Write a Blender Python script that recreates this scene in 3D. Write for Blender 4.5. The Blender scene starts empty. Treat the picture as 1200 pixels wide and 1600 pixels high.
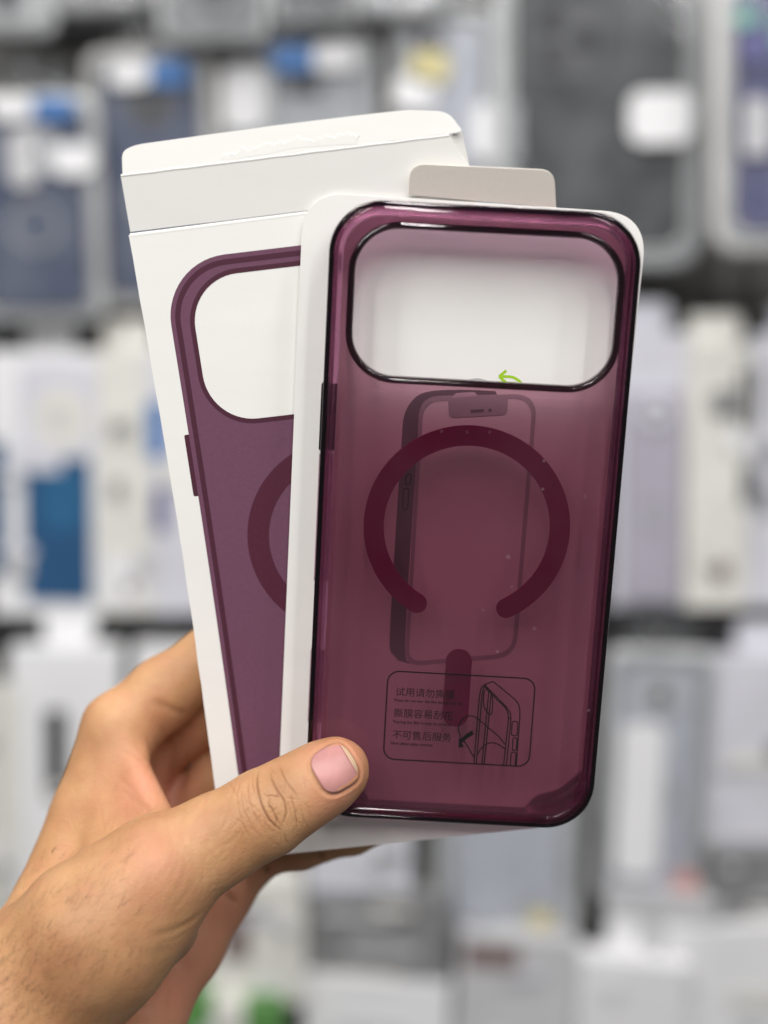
import bpy, bmesh, math, random
import numpy as np
from mathutils import Vector
from mathutils.bvhtree import BVHTree
random.seed(7); RNG = np.random.default_rng(7)
S = bpy.context.scene
COL = S.collection

# ---------------------------------------------------------------- camera
FPX = 2310.0                                  # focal length in pixels of the 1200 x 1600 photograph
PITCH = math.radians(8)
CAM = np.array([0.0, 0.0, 1.5])
RIGHT = np.array([1.0, 0, 0]); FWD = np.array([0, math.cos(PITCH), -math.sin(PITCH)]); UP = np.array([0, math.sin(PITCH), math.cos(PITCH)])
cd = bpy.data.cameras.new('camera'); cam = bpy.data.objects.new('camera', cd); COL.objects.link(cam)
cam.location = CAM; cam.rotation_euler = (math.pi/2 - PITCH, 0, 0)
cd.sensor_fit = 'VERTICAL'; cd.sensor_height = 32; cd.lens = FPX/1600*32
cd.clip_start = 0.02; cd.clip_end = 50
cd.dof.use_dof = True; cd.dof.focus_distance = 0.398; cd.dof.aperture_fstop = 3.7
S.camera = cam

# ---------------------------------------------------------------- world and lamps (shop interior: even ambient, ceiling panels)
w = bpy.data.worlds.new('World'); S.world = w; w.use_nodes = True
bg = w.node_tree.nodes['Background']; bg.inputs[0].default_value = (0.97, 0.98, 1.0, 1); bg.inputs[1].default_value = 0.14
def lamp(name, loc, target, sx, sy, power, col=(1, 0.98, 0.95)):
    l = bpy.data.lights.new(name, 'AREA'); l.shape = 'RECTANGLE'; l.size = sx; l.size_y = sy; l.energy = power; l.color = col
    o = bpy.data.objects.new(name, l); COL.objects.link(o); o.location = loc
    o.rotation_euler = (Vector(target) - Vector(loc)).to_track_quat('-Z', 'Y').to_euler()
    return o
for x_, y_, p_ in ((-1.15, -0.65, 16.5), (-0.55, -0.75, 16), (0.05, -0.8, 15), (0.65, -0.75, 12.5), (1.25, -0.65, 10.5)):     # rows of linear LED fittings
    lamp('ceiling_lamp', (x_, y_, 2.75), (x_*.4, 0.5, 1.3), 0.07, 1.5, p_)
lamp('ceiling_lamp', (0.0, 0.70, 2.8), (0.0, 0.72, 1.4), 2.2, 0.10, 19)
S.view_settings.view_transform = 'Standard'; S.view_settings.look = 'None'; S.view_settings.exposure = -0.14; S.view_settings.gamma = 1.0
S.cycles.use_denoising = True
S.cycles.max_bounces = 16; S.cycles.transmission_bounces = 12; S.cycles.transparent_max_bounces = 24
S.cycles.blur_glossy = 0.3; S.cycles.sample_clamp_indirect = 6

# ---------------------------------------------------------------- helpers: frames and meshes.  "cam frame" = mm, x right, y up, z depth
def to_world(p): p = np.asarray(p, float).reshape(-1, 3)/1000; return CAM + p[:, :1]*RIGHT + p[:, 1:2]*UP + p[:, 2:3]*FWD
def H(px, py, d): return np.array([(px-600)*d/FPX, (800-py)*d/FPX, d])
def project(p): p = np.asarray(p); return np.c_[600+FPX*p[:, 0]/p[:, 2], 800-FPX*p[:, 1]/p[:, 2]]
def nrm(v): return v/np.linalg.norm(v)
class Plane:                                   # local frame: u right, v up, n towards the viewer, mm
    def __init__(s, o, u, v): s.o, s.u = np.asarray(o, float), nrm(np.asarray(u, float)); v = np.asarray(v, float); s.v = nrm(v - s.u*(v@s.u)); s.n = -np.cross(s.u, s.v)
    def pt(s, P): P = np.asarray(P, float).reshape(-1, 3); return s.o + P[:, :1]*s.u + P[:, 1:2]*s.v + P[:, 2:3]*s.n
    def px(s, pts, z=0.0):                     # photograph pixels -> local (x, y) on the plane at height z
        out = []
        for x, y in pts:
            r = np.array([(x-600)/FPX, (800-y)/FPX, 1.0]); o = s.o + s.n*z
            q = r*((o@s.n)/(r@s.n)) - s.o; out.append((q@s.u, q@s.v))
        return np.array(out)
    def off(s, z): return Plane(s.o + s.n*z, s.u, s.v)
def empty(name, loc, label=None, cat=None, group=None):
    o = bpy.data.objects.new(name, None); COL.objects.link(o); o.location = loc; o.empty_display_size = 0.01
    tag(o, label, cat, group); return o
def tag(o, label=None, cat=None, group=None, kind=None):
    for k, v in (('label', label), ('category', cat), ('group', group), ('kind', kind)):
        if v: o[k] = v
    return o
def wpos(o):
    p = np.array(o.location)
    while o.parent: o = o.parent; p = p + np.array(o.location)
    return p
def mk(name, V, F, m, parent=None, smooth=False, world=False):
    V = np.asarray(V, float) if world else to_world(V)
    c = (V.min(0)+V.max(0))/2
    if parent is None: c[2] = V[:, 2].min()
    me = bpy.data.meshes.new(name); me.from_pydata((V-c).tolist(), [], [tuple(int(i) for i in f) for f in F]); me.validate()
    bm = bmesh.new(); bm.from_mesh(me); bmesh.ops.recalc_face_normals(bm, faces=bm.faces); bm.to_mesh(me); bm.free()
    if m: me.materials.append(m)
    if smooth: me.shade_smooth()
    o = bpy.data.objects.new(name, me); COL.objects.link(o)
    if parent is not None: o.parent = parent; c = c - wpos(parent)
    o.location = c; return o
def rrect(w, h, r, cx=0, cy=0, n=10):
    P = []; r = max(r, 1e-3)
    for sx, sy, a0 in ((1, 1, 0), (-1, 1, 90), (-1, -1, 180), (1, -1, 270)):
        for k in range(n+1):
            a = math.radians(a0+90*k/n); P.append((cx+sx*(w/2-r)+r*math.cos(a), cy+sy*(h/2-r)+r*math.sin(a)))
    return np.array(P)
def round_poly(P, R, n=7):                     # polygon with rounded corners
    P = [np.array(p, float) for p in P]; out = []
    if not hasattr(R, '__len__'): R = [R]*len(P)
    for i, p in enumerate(P):
        a, b = P[i-1]-p, P[(i+1) % len(P)]-p; la, lb = np.linalg.norm(a), np.linalg.norm(b); a, b = a/la, b/lb
        if R[i] <= 0: out.append(p); continue
        t = min(R[i], la*0.49, lb*0.49); s, e = p+a*t, p+b*t
        for k in range(n+1):
            f = k/n; out.append((1-f)**2*s + 2*f*(1-f)*p + f*f*e)
    return np.array(out)
def prism(pl, P, z0, z1, bevel=0.0):           # solid plate from a 2-D outline; z0 < z1; small chamfer on the front edge
    P = np.asarray(P); n = len(P); c = P.mean(0)
    rings = [(P, z0), (P, z1-bevel)] + ([(c+(P-c)*(1-bevel/np.abs(P-c).max()), z1)] if bevel else [])
    V = np.vstack([pl.pt(np.c_[q, np.full(n, z)]) for q, z in rings]); F = [list(range(n))[::-1], list(range((len(rings)-1)*n, len(rings)*n))]
    for k in range(len(rings)-1):
        F += [(k*n+i, k*n+(i+1) % n, (k+1)*n+(i+1) % n, (k+1)*n+i) for i in range(n)]
    return V, F
def flat(pl, P, z): return pl.pt(np.c_[P, np.full(len(P), z)]), [list(range(len(P)))]
def loft(pl, rings, closed=True):              # rings: list of (n x 3) local; closed joins last ring to first
    n = len(rings[0]); V = pl.pt(np.vstack(rings)); m = len(rings); F = []
    for k in range(m if closed else m-1):
        j = (k+1) % m; F += [(k*n+i, k*n+(i+1) % n, j*n+(i+1) % n, j*n+i) for i in range(n)]
    return V, F
def sweep(pl, w, h, r, prof, cx=0, cy=0, n=12):  # closed profile (outward offset, height) round a rounded rectangle
    return loft(pl, [np.c_[rrect(w+2*o, h+2*o, r+o, cx, cy, n), np.full(4*(n+1), z)] for o, z in prof])
def ribbon(pl, P, wd, z, closed=False):        # flat line of given width
    P = np.asarray(P, float); n = len(P)
    if closed: t = np.roll(P, -1, 0)-np.roll(P, 1, 0)
    else: t = np.gradient(P, axis=0)
    t = t/np.maximum(np.linalg.norm(t, axis=1, keepdims=True), 1e-9); s = np.c_[-t[:, 1], t[:, 0]]*wd/2
    V = pl.pt(np.c_[np.vstack([P+s, P-s]), np.full(2*n, z)]); F = [(i, (i+1) % n, n+(i+1) % n, n+i) for i in range(n if closed else n-1)]
    return V, F
def curve(P, n=8):                             # Catmull-Rom through points
    P = [np.array(p, float) for p in P]; P = [2*P[0]-P[1]]+P+[2*P[-1]-P[-2]]; o = []
    for i in range(1, len(P)-2):
        for k in range(n):
            t = k/n; a, b, c, d = P[i-1:i+3]
            o.append(0.5*(2*b+(c-a)*t+(2*a-5*b+4*c-d)*t*t+(3*b-a-3*c+d)*t**3))
    return np.array(o+[P[-2]])
def joinm(parts):
    V, F, k = [], [], 0
    for v, f in parts: V.append(v); F += [[i+k for i in q] for q in f]; k += len(v)
    return np.vstack(V), F

# ---------------------------------------------------------------- materials
def lin(r, g, b): return tuple(((c/255+0.055)/1.055)**2.4 if c > 10 else c/255/12.92 for c in (r, g, b))
MATS = {}
def mat(name, col, rough=0.5, var=0.06, scale=60.0, bump=0.0, bscale=400.0, coat=0.0, metal=0.0, spec=0.5, alpha=1.0, stretch=None):
    if name in MATS: return MATS[name]
    m = bpy.data.materials.new(name); m.use_nodes = True; nt = m.node_tree; N, L = nt.nodes, nt.links; b = N['Principled BSDF']
    tc = N.new('ShaderNodeTexCoord'); mp = N.new('ShaderNodeMapping'); L.new(tc.outputs['Object'], mp.inputs[0])
    if stretch: mp.inputs['Scale'].default_value = stretch
    no = N.new('ShaderNodeTexNoise'); no.inputs['Scale'].default_value = scale; no.inputs['Detail'].default_value = 4; L.new(mp.outputs[0], no.inputs[0])
    r = N.new('ShaderNodeValToRGB'); L.new(no.outputs[0], r.inputs[0])
    r.color_ramp.elements[0].position = 0.3; r.color_ramp.elements[1].position = 0.7
    r.color_ramp.elements[0].color = (*[c*(1-var) for c in col], 1); r.color_ramp.elements[1].color = (*[min(1, c*(1+var)) for c in col], 1)
    L.new(r.outputs[0], b.inputs['Base Color']); b.inputs['Roughness'].default_value = rough; b.inputs['Metallic'].default_value = metal
    b.inputs['Coat Weight'].default_value = coat; b.inputs['Specular IOR Level'].default_value = spec; b.inputs['Alpha'].default_value = alpha
    if bump:
        n2 = N.new('ShaderNodeTexNoise'); n2.inputs['Scale'].default_value = bscale; n2.inputs['Detail'].default_value = 5; L.new(mp.outputs[0], n2.inputs[0])
        bp = N.new('ShaderNodeBump'); bp.inputs['Strength'].default_value = bump; bp.inputs['Distance'].default_value = 0.0004
        L.new(n2.outputs[0], bp.inputs['Height']); L.new(bp.outputs[0], b.inputs['Normal'])
    MATS[name] = m; return m
def clear_mat(name, tint, gloss_rough=0.05, ior=1.45, haze=0.0, hazecol=(0.8, 0.8, 0.8), bump=0.0):   # thin tinted plastic sheet: straight-through tint plus Fresnel gloss
    m = bpy.data.materials.new(name); m.use_nodes = True; nt = m.node_tree; N, L = nt.nodes, nt.links
    N.remove(N['Principled BSDF']); out = N['Material Output']
    t = N.new('ShaderNodeBsdfTransparent'); t.inputs[0].default_value = (*tint, 1)
    g = N.new('ShaderNodeBsdfGlossy'); g.inputs['Roughness'].default_value = gloss_rough
    ge = N.new('ShaderNodeNewGeometry'); dt = N.new('ShaderNodeVectorMath'); dt.operation = 'DOT_PRODUCT'; L.new(ge.outputs['Incoming'], dt.inputs[0]); L.new(ge.outputs['Normal'], dt.inputs[1])
    def mth(op, a, b_=None, c_=None):
        q = N.new('ShaderNodeMath'); q.operation = op; q.use_clamp = op == 'MULTIPLY_ADD'
        for i_, x_ in enumerate((a, b_, c_)):
            if x_ is None: continue
            if isinstance(x_, (int, float)): q.inputs[i_].default_value = x_
            else: L.new(x_, q.inputs[i_])
        return q.outputs[0]
    f0 = ((ior-1)/(ior+1))**2                  # Schlick reflectance, the same from both faces of the sheet
    fr_ = mth('MULTIPLY_ADD', mth('POWER', mth('SUBTRACT', 1.0, mth('ABSOLUTE', dt.outputs['Value'])), 5.0), 1-f0, f0)
    mx = N.new('ShaderNodeMixShader'); L.new(fr_, mx.inputs[0]); L.new(g.outputs[0], mx.inputs[2])
    if haze:
        d = N.new('ShaderNodeBsdfDiffuse'); d.inputs[0].default_value = (*hazecol, 1); m2 = N.new('ShaderNodeMixShader')
        no = N.new('ShaderNodeTexNoise'); no.inputs['Scale'].default_value = 28; no.inputs['Detail'].default_value = 4
        tc = N.new('ShaderNodeTexCoord'); L.new(tc.outputs['Object'], no.inputs[0])
        mr = N.new('ShaderNodeMapRange'); mr.inputs['From Min'].default_value = 0.3; mr.inputs['From Max'].default_value = 0.75; mr.inputs['To Min'].default_value = haze*0.1; mr.inputs['To Max'].default_value = haze*1.5
        L.new(no.outputs[0], mr.inputs[0]); L.new(mr.outputs[0], m2.inputs[0]); L.new(t.outputs[0], m2.inputs[1]); L.new(d.outputs[0], m2.inputs[2]); L.new(m2.outputs[0], mx.inputs[1])
    else: L.new(t.outputs[0], mx.inputs[1])
    if bump:
        n2 = N.new('ShaderNodeTexNoise'); n2.inputs['Scale'].default_value = 45; tc2 = N.new('ShaderNodeTexCoord'); L.new(tc2.outputs['Object'], n2.inputs[0])
        bp = N.new('ShaderNodeBump'); bp.inputs['Strength'].default_value = bump; bp.inputs['Distance'].default_value = 0.0006
        L.new(n2.outputs[0], bp.inputs['Height']); L.new(bp.outputs[0], g.inputs['Normal'])
    L.new(mx.outputs[0], out.inputs[0]); MATS[name] = m; return m
def glass_mat(name, tint, rough=0.02, ior=1.46, absorb=None, density=0, through=0.0):
    m = bpy.data.materials.new(name); m.use_nodes = True; nt = m.node_tree; N, L = nt.nodes, nt.links
    N.remove(N['Principled BSDF']); g = N.new('ShaderNodeBsdfGlass'); g.inputs[0].default_value = (*tint, 1); g.inputs['Roughness'].default_value = rough; g.inputs['IOR'].default_value = ior
    L.new(g.outputs[0], N['Material Output'].inputs[0])
    if through:                                # part of the light passes straight, so the shade it casts is tinted
        t = N.new('ShaderNodeBsdfTransparent'); t.inputs[0].default_value = (0.9, 0.72, 0.8, 1); x = N.new('ShaderNodeMixShader'); x.inputs[0].default_value = through
        L.new(g.outputs[0], x.inputs[1]); L.new(t.outputs[0], x.inputs[2]); L.new(x.outputs[0], N['Material Output'].inputs[0])
    if absorb:
        a = N.new('ShaderNodeVolumeAbsorption'); a.inputs[0].default_value = (*absorb, 1); a.inputs[1].default_value = density; L.new(a.outputs[0], N['Material Output'].inputs[1])
    MATS[name] = m; return m

PAPER = mat('white_card', (0.85, 0.84, 0.815), 0.62, 0.015, 40, 0.05, 900, stretch=(1, 1, 3))
PAPER_IN = mat('inner_card', (0.80, 0.75, 0.68), 0.7, 0.02, 40, 0.12, 900)
PRINT = mat('printed_plum', lin(108, 69, 91), 0.5, 0.05, 900, 0.1, 1500)
PRINT_L = mat('printed_plum_band', lin(116, 76, 98), 0.5, 0.10, 900, 0.1, 1500)
PRINT_D = mat('printed_plum_line', lin(74, 33, 51), 0.5, 0.06, 900)
PRINT_R = mat('printed_plum_ring', lin(80, 30, 50), 0.5, 0.06, 900)

# ---------------------------------------------------------------- planes of the packaging (solved from the corners of the case)
CASE = Plane((22.0957, -4.4931, 393.8356), (0.9985, -0.0547, -0.0040), (0.0526, 0.9754, -0.2141))
CARD = CASE.off(-10.6)
CW, CH, CR = 80.0, 168.6, 13.5
BOX = Plane((-10.779, -9.100, 407.858), (0.99287, 0.11212, -0.04038), (-0.11814, 0.97047, -0.21029))
BOX = BOX.off(0.4)
BW, BH, BD = 92.0, 179.5, 15.0

# ================================================================ the setting: display wall of a phone shop
def wall_pt(px, py, Y):                        # point where the pixel's line of sight meets the vertical plane y = Y
    r = FWD + RIGHT*(px-600)/FPX + UP*(800-py)/FPX; t = (Y-CAM[1])/r[1]; return CAM + r*t
WALL_Y = 1.36
GREY_WALL = mat('wall_grey', (0.20, 0.195, 0.185), 0.6, 0.15, 12)
RAIL = mat('rail_dark', (0.016, 0.016, 0.018), 0.6, 0.2, 30)
METAL = mat('hook_metal', (0.55, 0.55, 0.56), 0.3, 0.05, 40, metal=1.0)
def wbox(x0, x1, y0, y1, z0, z1, bev=0.0):
    V = [(x, y, z) for z in (z0, z1) for y in (y0, y1) for x in (x0, x1)]
    return np.array(V), [(0, 1, 3, 2), (4, 6, 7, 5), (0, 4, 5, 1), (2, 3, 7, 6), (0, 2, 6, 4), (1, 5, 7, 3)]
V, F = wbox(-1.3, 1.3, WALL_Y, WALL_Y+0.03, 0.2, 2.4); wall = mk('display_wall', V, F, GREY_WALL, world=True); tag(wall, kind='structure')
zg = 0.2
while zg < 2.3:                                # slat wall: horizontal boards with recessed joints
    V, F = wbox(-1.3, 1.3, WALL_Y-0.012, WALL_Y-0.0005, zg+0.006, zg+0.094); mk('slat', V, F, GREY_WALL, wall, world=True); zg += 0.1
def wrr(x0, x1, z0, z1, r, n=6): return rrect(x1-x0, z1-z0, r, (x0+x1)/2, (z0+z1)/2, n)
def wprism(P, y0, y1):                         # outline in (x, z), front at y0
    n = len(P); V = np.vstack([np.c_[P[:, 0], np.full(n, y), P[:, 1]] for y in (y0, y1)])
    return V, [list(range(n)), list(range(n, 2*n))[::-1]]+[(i, (i+1) % n, n+(i+1) % n, n+i) for i in range(n)]
def wring(P, Q, y0, y1):                       # frame between two outlines with the same count
    n = len(P); V = np.vstack([np.c_[A[:, 0], np.full(n, y), A[:, 1]] for A, y in ((P, y1), (P, y0), (Q, y0), (Q, y1))])
    return V, [(k*n+i, k*n+(i+1) % n, ((k+1) % 4)*n+(i+1) % n, ((k+1) % 4)*n+i) for k in range(4) for i in range(n)]
def span(r, Y):                                # pixel rectangle -> x0, x1, z0, z1 on plane Y
    a, b = wall_pt(r[0], (r[1]+r[3])/2, Y), wall_pt(r[2], (r[1]+r[3])/2, Y); t, u = wall_pt((r[0]+r[2])/2, r[1], Y), wall_pt((r[0]+r[2])/2, r[3], Y)
    return a[0], b[0], u[2], t[2]
def hook(x, z, Y0, label, group='metal peg hooks on the display wall'):
    o = empty('peg_hook', (x, WALL_Y-0.012, z), label, 'hook', group); n = 8; V = []; F = []
    pts = [(x, WALL_Y-0.014, z), (x, Y0-0.03, z), (x, Y0-0.045, z+0.006), (x, Y0-0.05, z+0.016)]
    for p in pts: V += [(p[0]+0.0025*math.cos(2*math.pi*k/n), p[1], p[2]+0.0025*math.sin(2*math.pi*k/n)) for k in range(n)]
    for j in range(3): F += [(j*n+k, j*n+(k+1) % n, (j+1)*n+(k+1) % n, (j+1)*n+k) for k in range(n)]
    mk('rod', V, F, METAL, o, True, True); V, F = wbox(x-0.012, x+0.012, WALL_Y-0.016, WALL_Y-0.0125, z-0.02, z+0.012); mk('base_plate', V, F, METAL, o, world=True)
WHITE_P = mat('pack_white', (0.77, 0.77, 0.79), 0.5, 0.03, 20)
GREYF = mat('pack_grey_frame', (0.50, 0.51, 0.52), 0.35, 0.08, 25, coat=0.3)
PALEF = mat('pack_pale_frame', (0.62, 0.61, 0.60), 0.3, 0.08, 25, coat=0.4)
SHELL = clear_mat('pack_clear_shell', (0.92, 0.93, 0.94), 0.10, 1.5, 0.055, (0.8, 0.82, 0.84), 1.0)
def cm(name, c, rough=0.45): return mat('dye_'+name, c, rough, 0.06, 30)
def case_in(par, x0, x1, z0, z1, Y, m, cam_m=None, style='ring'):
    """a phone case seen from the back inside its pack: body, camera island, lenses"""
    wd = x1-x0; V, F = wprism(wrr(x0, x1, z0, z1, wd*0.13), Y-0.009, Y); b = mk('phone_case', V, F, m, par, world=True)
    cm_ = cam_m or cm('lens_grey', (0.10, 0.10, 0.11), 0.3)
    if style == 'ring':
        r = wd*0.26; V, F = wprism(wrr(x0+wd*.5-r, x0+wd*.5+r, z1-wd*.12-2*r, z1-wd*.12, r*.98), Y-0.012, Y-0.0092); c = mk('camera_ring', V, F, cm_, b, world=True)
        V, F = wprism(wrr(x0+wd*.5-r*.35, x0+wd*.5+r*.35, z1-wd*.12-1.35*r, z1-wd*.12-.65*r, r*.34), Y-0.013, Y-0.0122); mk('lens', V, F, cm('lens_dark', (0.02, 0.02, 0.025), 0.2), b, world=True)
    else:
        V, F = wprism(wrr(x0+wd*.08, x0+wd*.52, z1-wd*.55, z1-wd*.08, wd*.1), Y-0.0115, Y-0.0092); mk('camera_island', V, F, cm_, b, world=True)
        for dx, dz in ((.2, .2), (.2, .42), (.4, .31)):
            r = wd*.075; V, F = wprism(wrr(x0+wd*dx-r, x0+wd*dx+r, z1-wd*dz-r, z1-wd*dz+r, r*.98), Y-0.0132, Y-0.0117); mk('lens', V, F, cm('lens_dark', (0.02, 0.02, 0.025), 0.2), b, world=True)
    if style != 'ring': return b
    r = wd*.27; zc = z0+(z1-z0)*.42; A = np.linspace(0, 2*math.pi, 29)[:-1]; xc = (x0+x1)/2; R1, R2 = (np.c_[xc+np.cos(A)*q, zc+np.sin(A)*q] for q in (r, r*.78))
    V, F = wring(R1, R2, Y-0.0102, Y-0.0092); mk('magnet_ring', V, F, cm('ring_pale', (.36, .36, .37)), b, world=True)
    return b
def clear_pack(rect, Y, label, case_m, frame_m=GREYF, tag_cols=None, tag_rect=None, style='ring', inner=None, cam_m=None, shell=True, dots=()):
    """clear plastic clamshell hanging on a hook: rounded frame, backing, case, clear front, paper label"""
    x0, x1, z0, z1 = span(rect, Y); wd = x1-x0; o = empty('clear_pack', ((x0+x1)/2, Y, z0), label, 'phone case pack', 'clear packs on the display wall')
    P = wrr(x0, x1, z0, z1, wd*.14); t = wd*.075; Q = wrr(x0+t, x1-t, z0+t, z1-t, wd*.11)
    V, F = wring(P, Q, Y-0.014, Y); mk('frame', V, F, frame_m, o, True, True)
    V, F = wprism(Q, Y-0.003, Y-0.0005); mk('backing', V, F, inner or cm('backing_grey', (0.34, 0.34, 0.35)), o, world=True)
    g = wd*.13; case_in(o, x0+g, x1-g, z0+g, z1-g, Y-0.0035, case_m, cam_m, style)
    for (r, m) in dots:  # stickers, and one white oval that paints a glint
        a = span(r, Y-0.02); V, F = wprism(wrr(*a, min(a[1]-a[0], a[3]-a[2])*.3), Y-0.0195, Y-0.0185); mk('sticker', V, F, m, o, world=True)
    if shell: V, F = wprism(wrr(x0+t*.6, x1-t*.6, z0+t*.6, z1-t*.6, wd*.11), Y-0.018, Y-0.0145); mk('clear_front', V, F, SHELL, o, world=True)
    P2 = wrr(x0+t*1.25, x1-t*1.25, z0+t*1.25, z1-t*1.25, wd*.1); V, F = wring(wrr(x0+t*1.02, x1-t*1.02, z0+t*1.02, z1-t*1.02, wd*.11), P2, Y-0.017, Y-0.003); mk('highlight_lip', V, F, PALEF, o, True, True)  # pale ring added to paint the bright side highlights of the pack
    V, F = wprism(wrr((x0+x1)/2-.03, (x0+x1)/2+.03, z1+.0004, z1+.03, .008), Y-.002, Y-.0005); mk('hang_tab', V, F, SHELL, o, world=True)
    if tag_cols:
        a = span(tag_rect, Y-0.022); n = len(tag_cols)
        for k, c in enumerate(tag_cols):
            xa, xb = a[0]+(a[1]-a[0])*k/n, a[0]+(a[1]-a[0])*(k+1)/n; V, F = wprism(wrr(xa, xb-0.0004, a[2], a[3], (a[3]-a[2])*.3), Y-0.0225, Y-0.021); mk('paper_label', V, F, c, o, world=True)
    o.rotation_euler.y = random.uniform(-.035, .035)
    hook((x0+x1)/2, z1+0.014, Y, 'peg hook of the '+label)
    return o
def carton(rect, Y, depth, label, face_m=WHITE_P, prints=(), case=None, yaw_spine=None):
    """hanging carton: body, printed patches, optional printed phone"""
    x0, x1, z0, z1 = span(rect, Y); o = empty('carton', ((x0+x1)/2, Y, z0), label, 'carton', 'cartons on the display wall')
    V, F = wbox(x0, x1, Y, Y+depth, z0, z1); mk('carton_body', V, F, face_m, o, world=True)
    V, F = wprism(wrr((x0+x1)/2-.022, (x0+x1)/2+.022, z1+.0005, z1+.026, .006), Y+depth-.0015, Y+depth-.0005); mk('hang_tab', V, F, face_m, o, world=True)
    for k, (r, m, rad) in enumerate(prints):
        a = span(r, Y-.001); V, F = wprism(wrr(*a, min(a[1]-a[0], a[3]-a[2])*rad), Y-.0012-.0003*k, Y-.0002-.0003*k); mk('printed_patch', V, F, m, o, world=True)
    q = .6+1.6*(rect[1] > 1380); o.rotation_euler = (random.uniform(-.02, .02)*q, random.uniform(-.04, .04)*q, random.uniform(-.15, .15)*q)
    W_, H_ = x1-x0, z1-z0
    for k in range(4):                         # faint printed patches and a sticker
        a, c_ = x0+W_*random.uniform(.06, .7), z0+H_*random.uniform(.05, .85); V, F = wprism(wrr(a, min(x1-.004, a+W_*random.uniform(.1, .5)), c_, min(z1-.004, c_+H_*random.uniform(.03, .12)), .003), Y-.0034-.0003*k, Y-.0026-.0003*k); mk('printed_patch', V, F, random.choice((WHITE_P, PGREY, CREAM, LIL, MGREY if face_m is not WHITE_P else PGREY)), o, world=True)
    if case:
        r, m, cmn, st = case; a = span(r, Y-.004); case_in(o, *a, Y-.0005, m, cmn, st)
    return o
def rail(y0, y1, Y, label):
    a, b = wall_pt(600, y0, Y), wall_pt(600, y1, Y); V, F = wbox(-1.0, 1.0, Y, WALL_Y-0.0125, b[2], a[2]); o = mk('shelf_rail', V, F, RAIL, world=True); tag(o, label, 'shelf rail', 'dark rails across the display wall')
BLUE = cm('blue', (0.045, 0.16, 0.42)); DEEP = cm('deep_blue', (0.016, 0.075, 0.18)); NAVY = cm('navy', (0.05, 0.07, 0.15)); LAV = cm('lavender', (0.40, 0.38, 0.45)); CHAR = cm('charcoal', (0.035, 0.035, 0.038))
LIL = cm('pale_lilac', (0.62, 0.62, 0.68)); PGREY = cm('pale_grey', (0.5, 0.5, 0.52)); MGREY = cm('mid_grey', (0.22, 0.22, 0.225)); DGREY = cm('dark_grey', (0.08, 0.08, 0.085)); GREEN = cm('green', (0.10, 0.26, 0.07)); YEL = cm('yellow', (0.62, 0.55, 0.28))
RED = cm('red', (0.55, 0.25, 0.22)); IND = cm('indigo', (0.10, 0.10, 0.24)); TEAL = cm('teal', (0.18, 0.42, 0.36)); BROWN = cm('brown_grey', (0.20, 0.15, 0.145)); CREAM = cm('cream', (0.70, 0.69, 0.65))
rail(498, 540, 1.30, 'black bar below the upper clear packs'); rail(945, 1005, 1.27, 'black shelf rail under the middle row of cartons')  # the first is a black bar across the dark band below the packs
rail(-8, 52, 1.33, 'dark grey rail across the top of the picture')
clear_pack((-40, 150, 165, 505), 1.27, 'clear pack with dark slate case, lowest blue label, at far left', NAVY, GREYF, (WHITE_P, BLUE), (-10, 152, 120, 186), inner=MGREY, cam_m=PGREY, dots=(((85, 225, 150, 275), WHITE_P), ((15, 205, 60, 290), PGREY)))
clear_pack((150, 80, 345, 480), 1.29, 'clear pack with navy case behind the white box corner', NAVY, PALEF, (WHITE_P, BLUE), (180, 92, 305, 134), inner=MGREY)
clear_pack((345, 75, 430, 470), 1.30, 'narrow pale clear pack seen between two blue labels', PGREY, PALEF, inner=CREAM, style='isl', dots=(((345, 98, 410, 205), WHITE_P),))  # the white oval dot is a glint painted as a pale spot
clear_pack((425, 55, 600, 470), 1.29, 'clear pack with pale case above the white box', PGREY, GREYF, (BLUE, WHITE_P), (435, 68, 568, 110), inner=LIL, style='isl')
clear_pack((612, 20, 770, 430), 1.28, 'clear pack with pale grey case and a yellow round sticker', LIL, GREYF, inner=PGREY, style='isl', dots=(((640, 80, 700, 130), YEL), ((615, 118, 680, 170), WHITE_P), ((735, 160, 830, 250), WHITE_P)))
clear_pack((770, -60, 1100, 420), 1.27, 'large clear pack with charcoal case and square white label', CHAR, GREYF, (WHITE_P,), (984, 142, 1086, 226), inner=DGREY, cam_m=DGREY, style='isl')
clear_pack((1115, -80, 1420, 395), 1.22, 'clear pack with indigo case cut off by the right edge', IND, PALEF, inner=LIL, cam_m=TEAL, dots=(((1160, 10, 1195, 36), TEAL), ((1165, 42, 1215, 95), IND), ((1168, 150, 1210, 240), PGREY)))
for k, (r, m) in enumerate((((-60, -70, 90, 60), PALEF), ((90, -80, 240, 22), CHAR), ((250, -90, 420, 70), MGREY), ((430, -90, 560, 40), DGREY), ((565, -90, 700, 30), PGREY))):
    clear_pack(r, 1.26, ['clear pack with pale frame cut off at the top left corner', 'clear pack with black case cut off by the top edge', 'clear pack with mid grey case cut off by the top edge', 'clear pack with dark grey case cut off by the top edge', 'clear pack with pale grey case cut off by the top edge'][k], m, GREYF, inner=MGREY)
carton((-22, 548, 150, 962), 1.26, 0.03, 'white carton with a glossy blue phone case printed on it', WHITE_P, (((-22, 690, 5, 900), DEEP, .2), ((26, 566, 146, 714), LIL, .15), ((48, 606, 134, 700), CREAM, .49), ((74, 640, 100, 672), PGREY, .45), ((36, 716, 142, 938), DEEP, .08), ((60, 730, 132, 830), cm('painted_sheen_blue', (.03, .12, .25), .2), .4)))  # last patch: sheen painted in lighter blue over the case
carton((152, 548, 236, 958), 1.26, 0.03, 'white carton spine beside the blue phone case carton', CREAM, (((160, 870, 226, 945), WHITE_P, .3), ((192, 905, 210, 928), BROWN, .4)))
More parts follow.
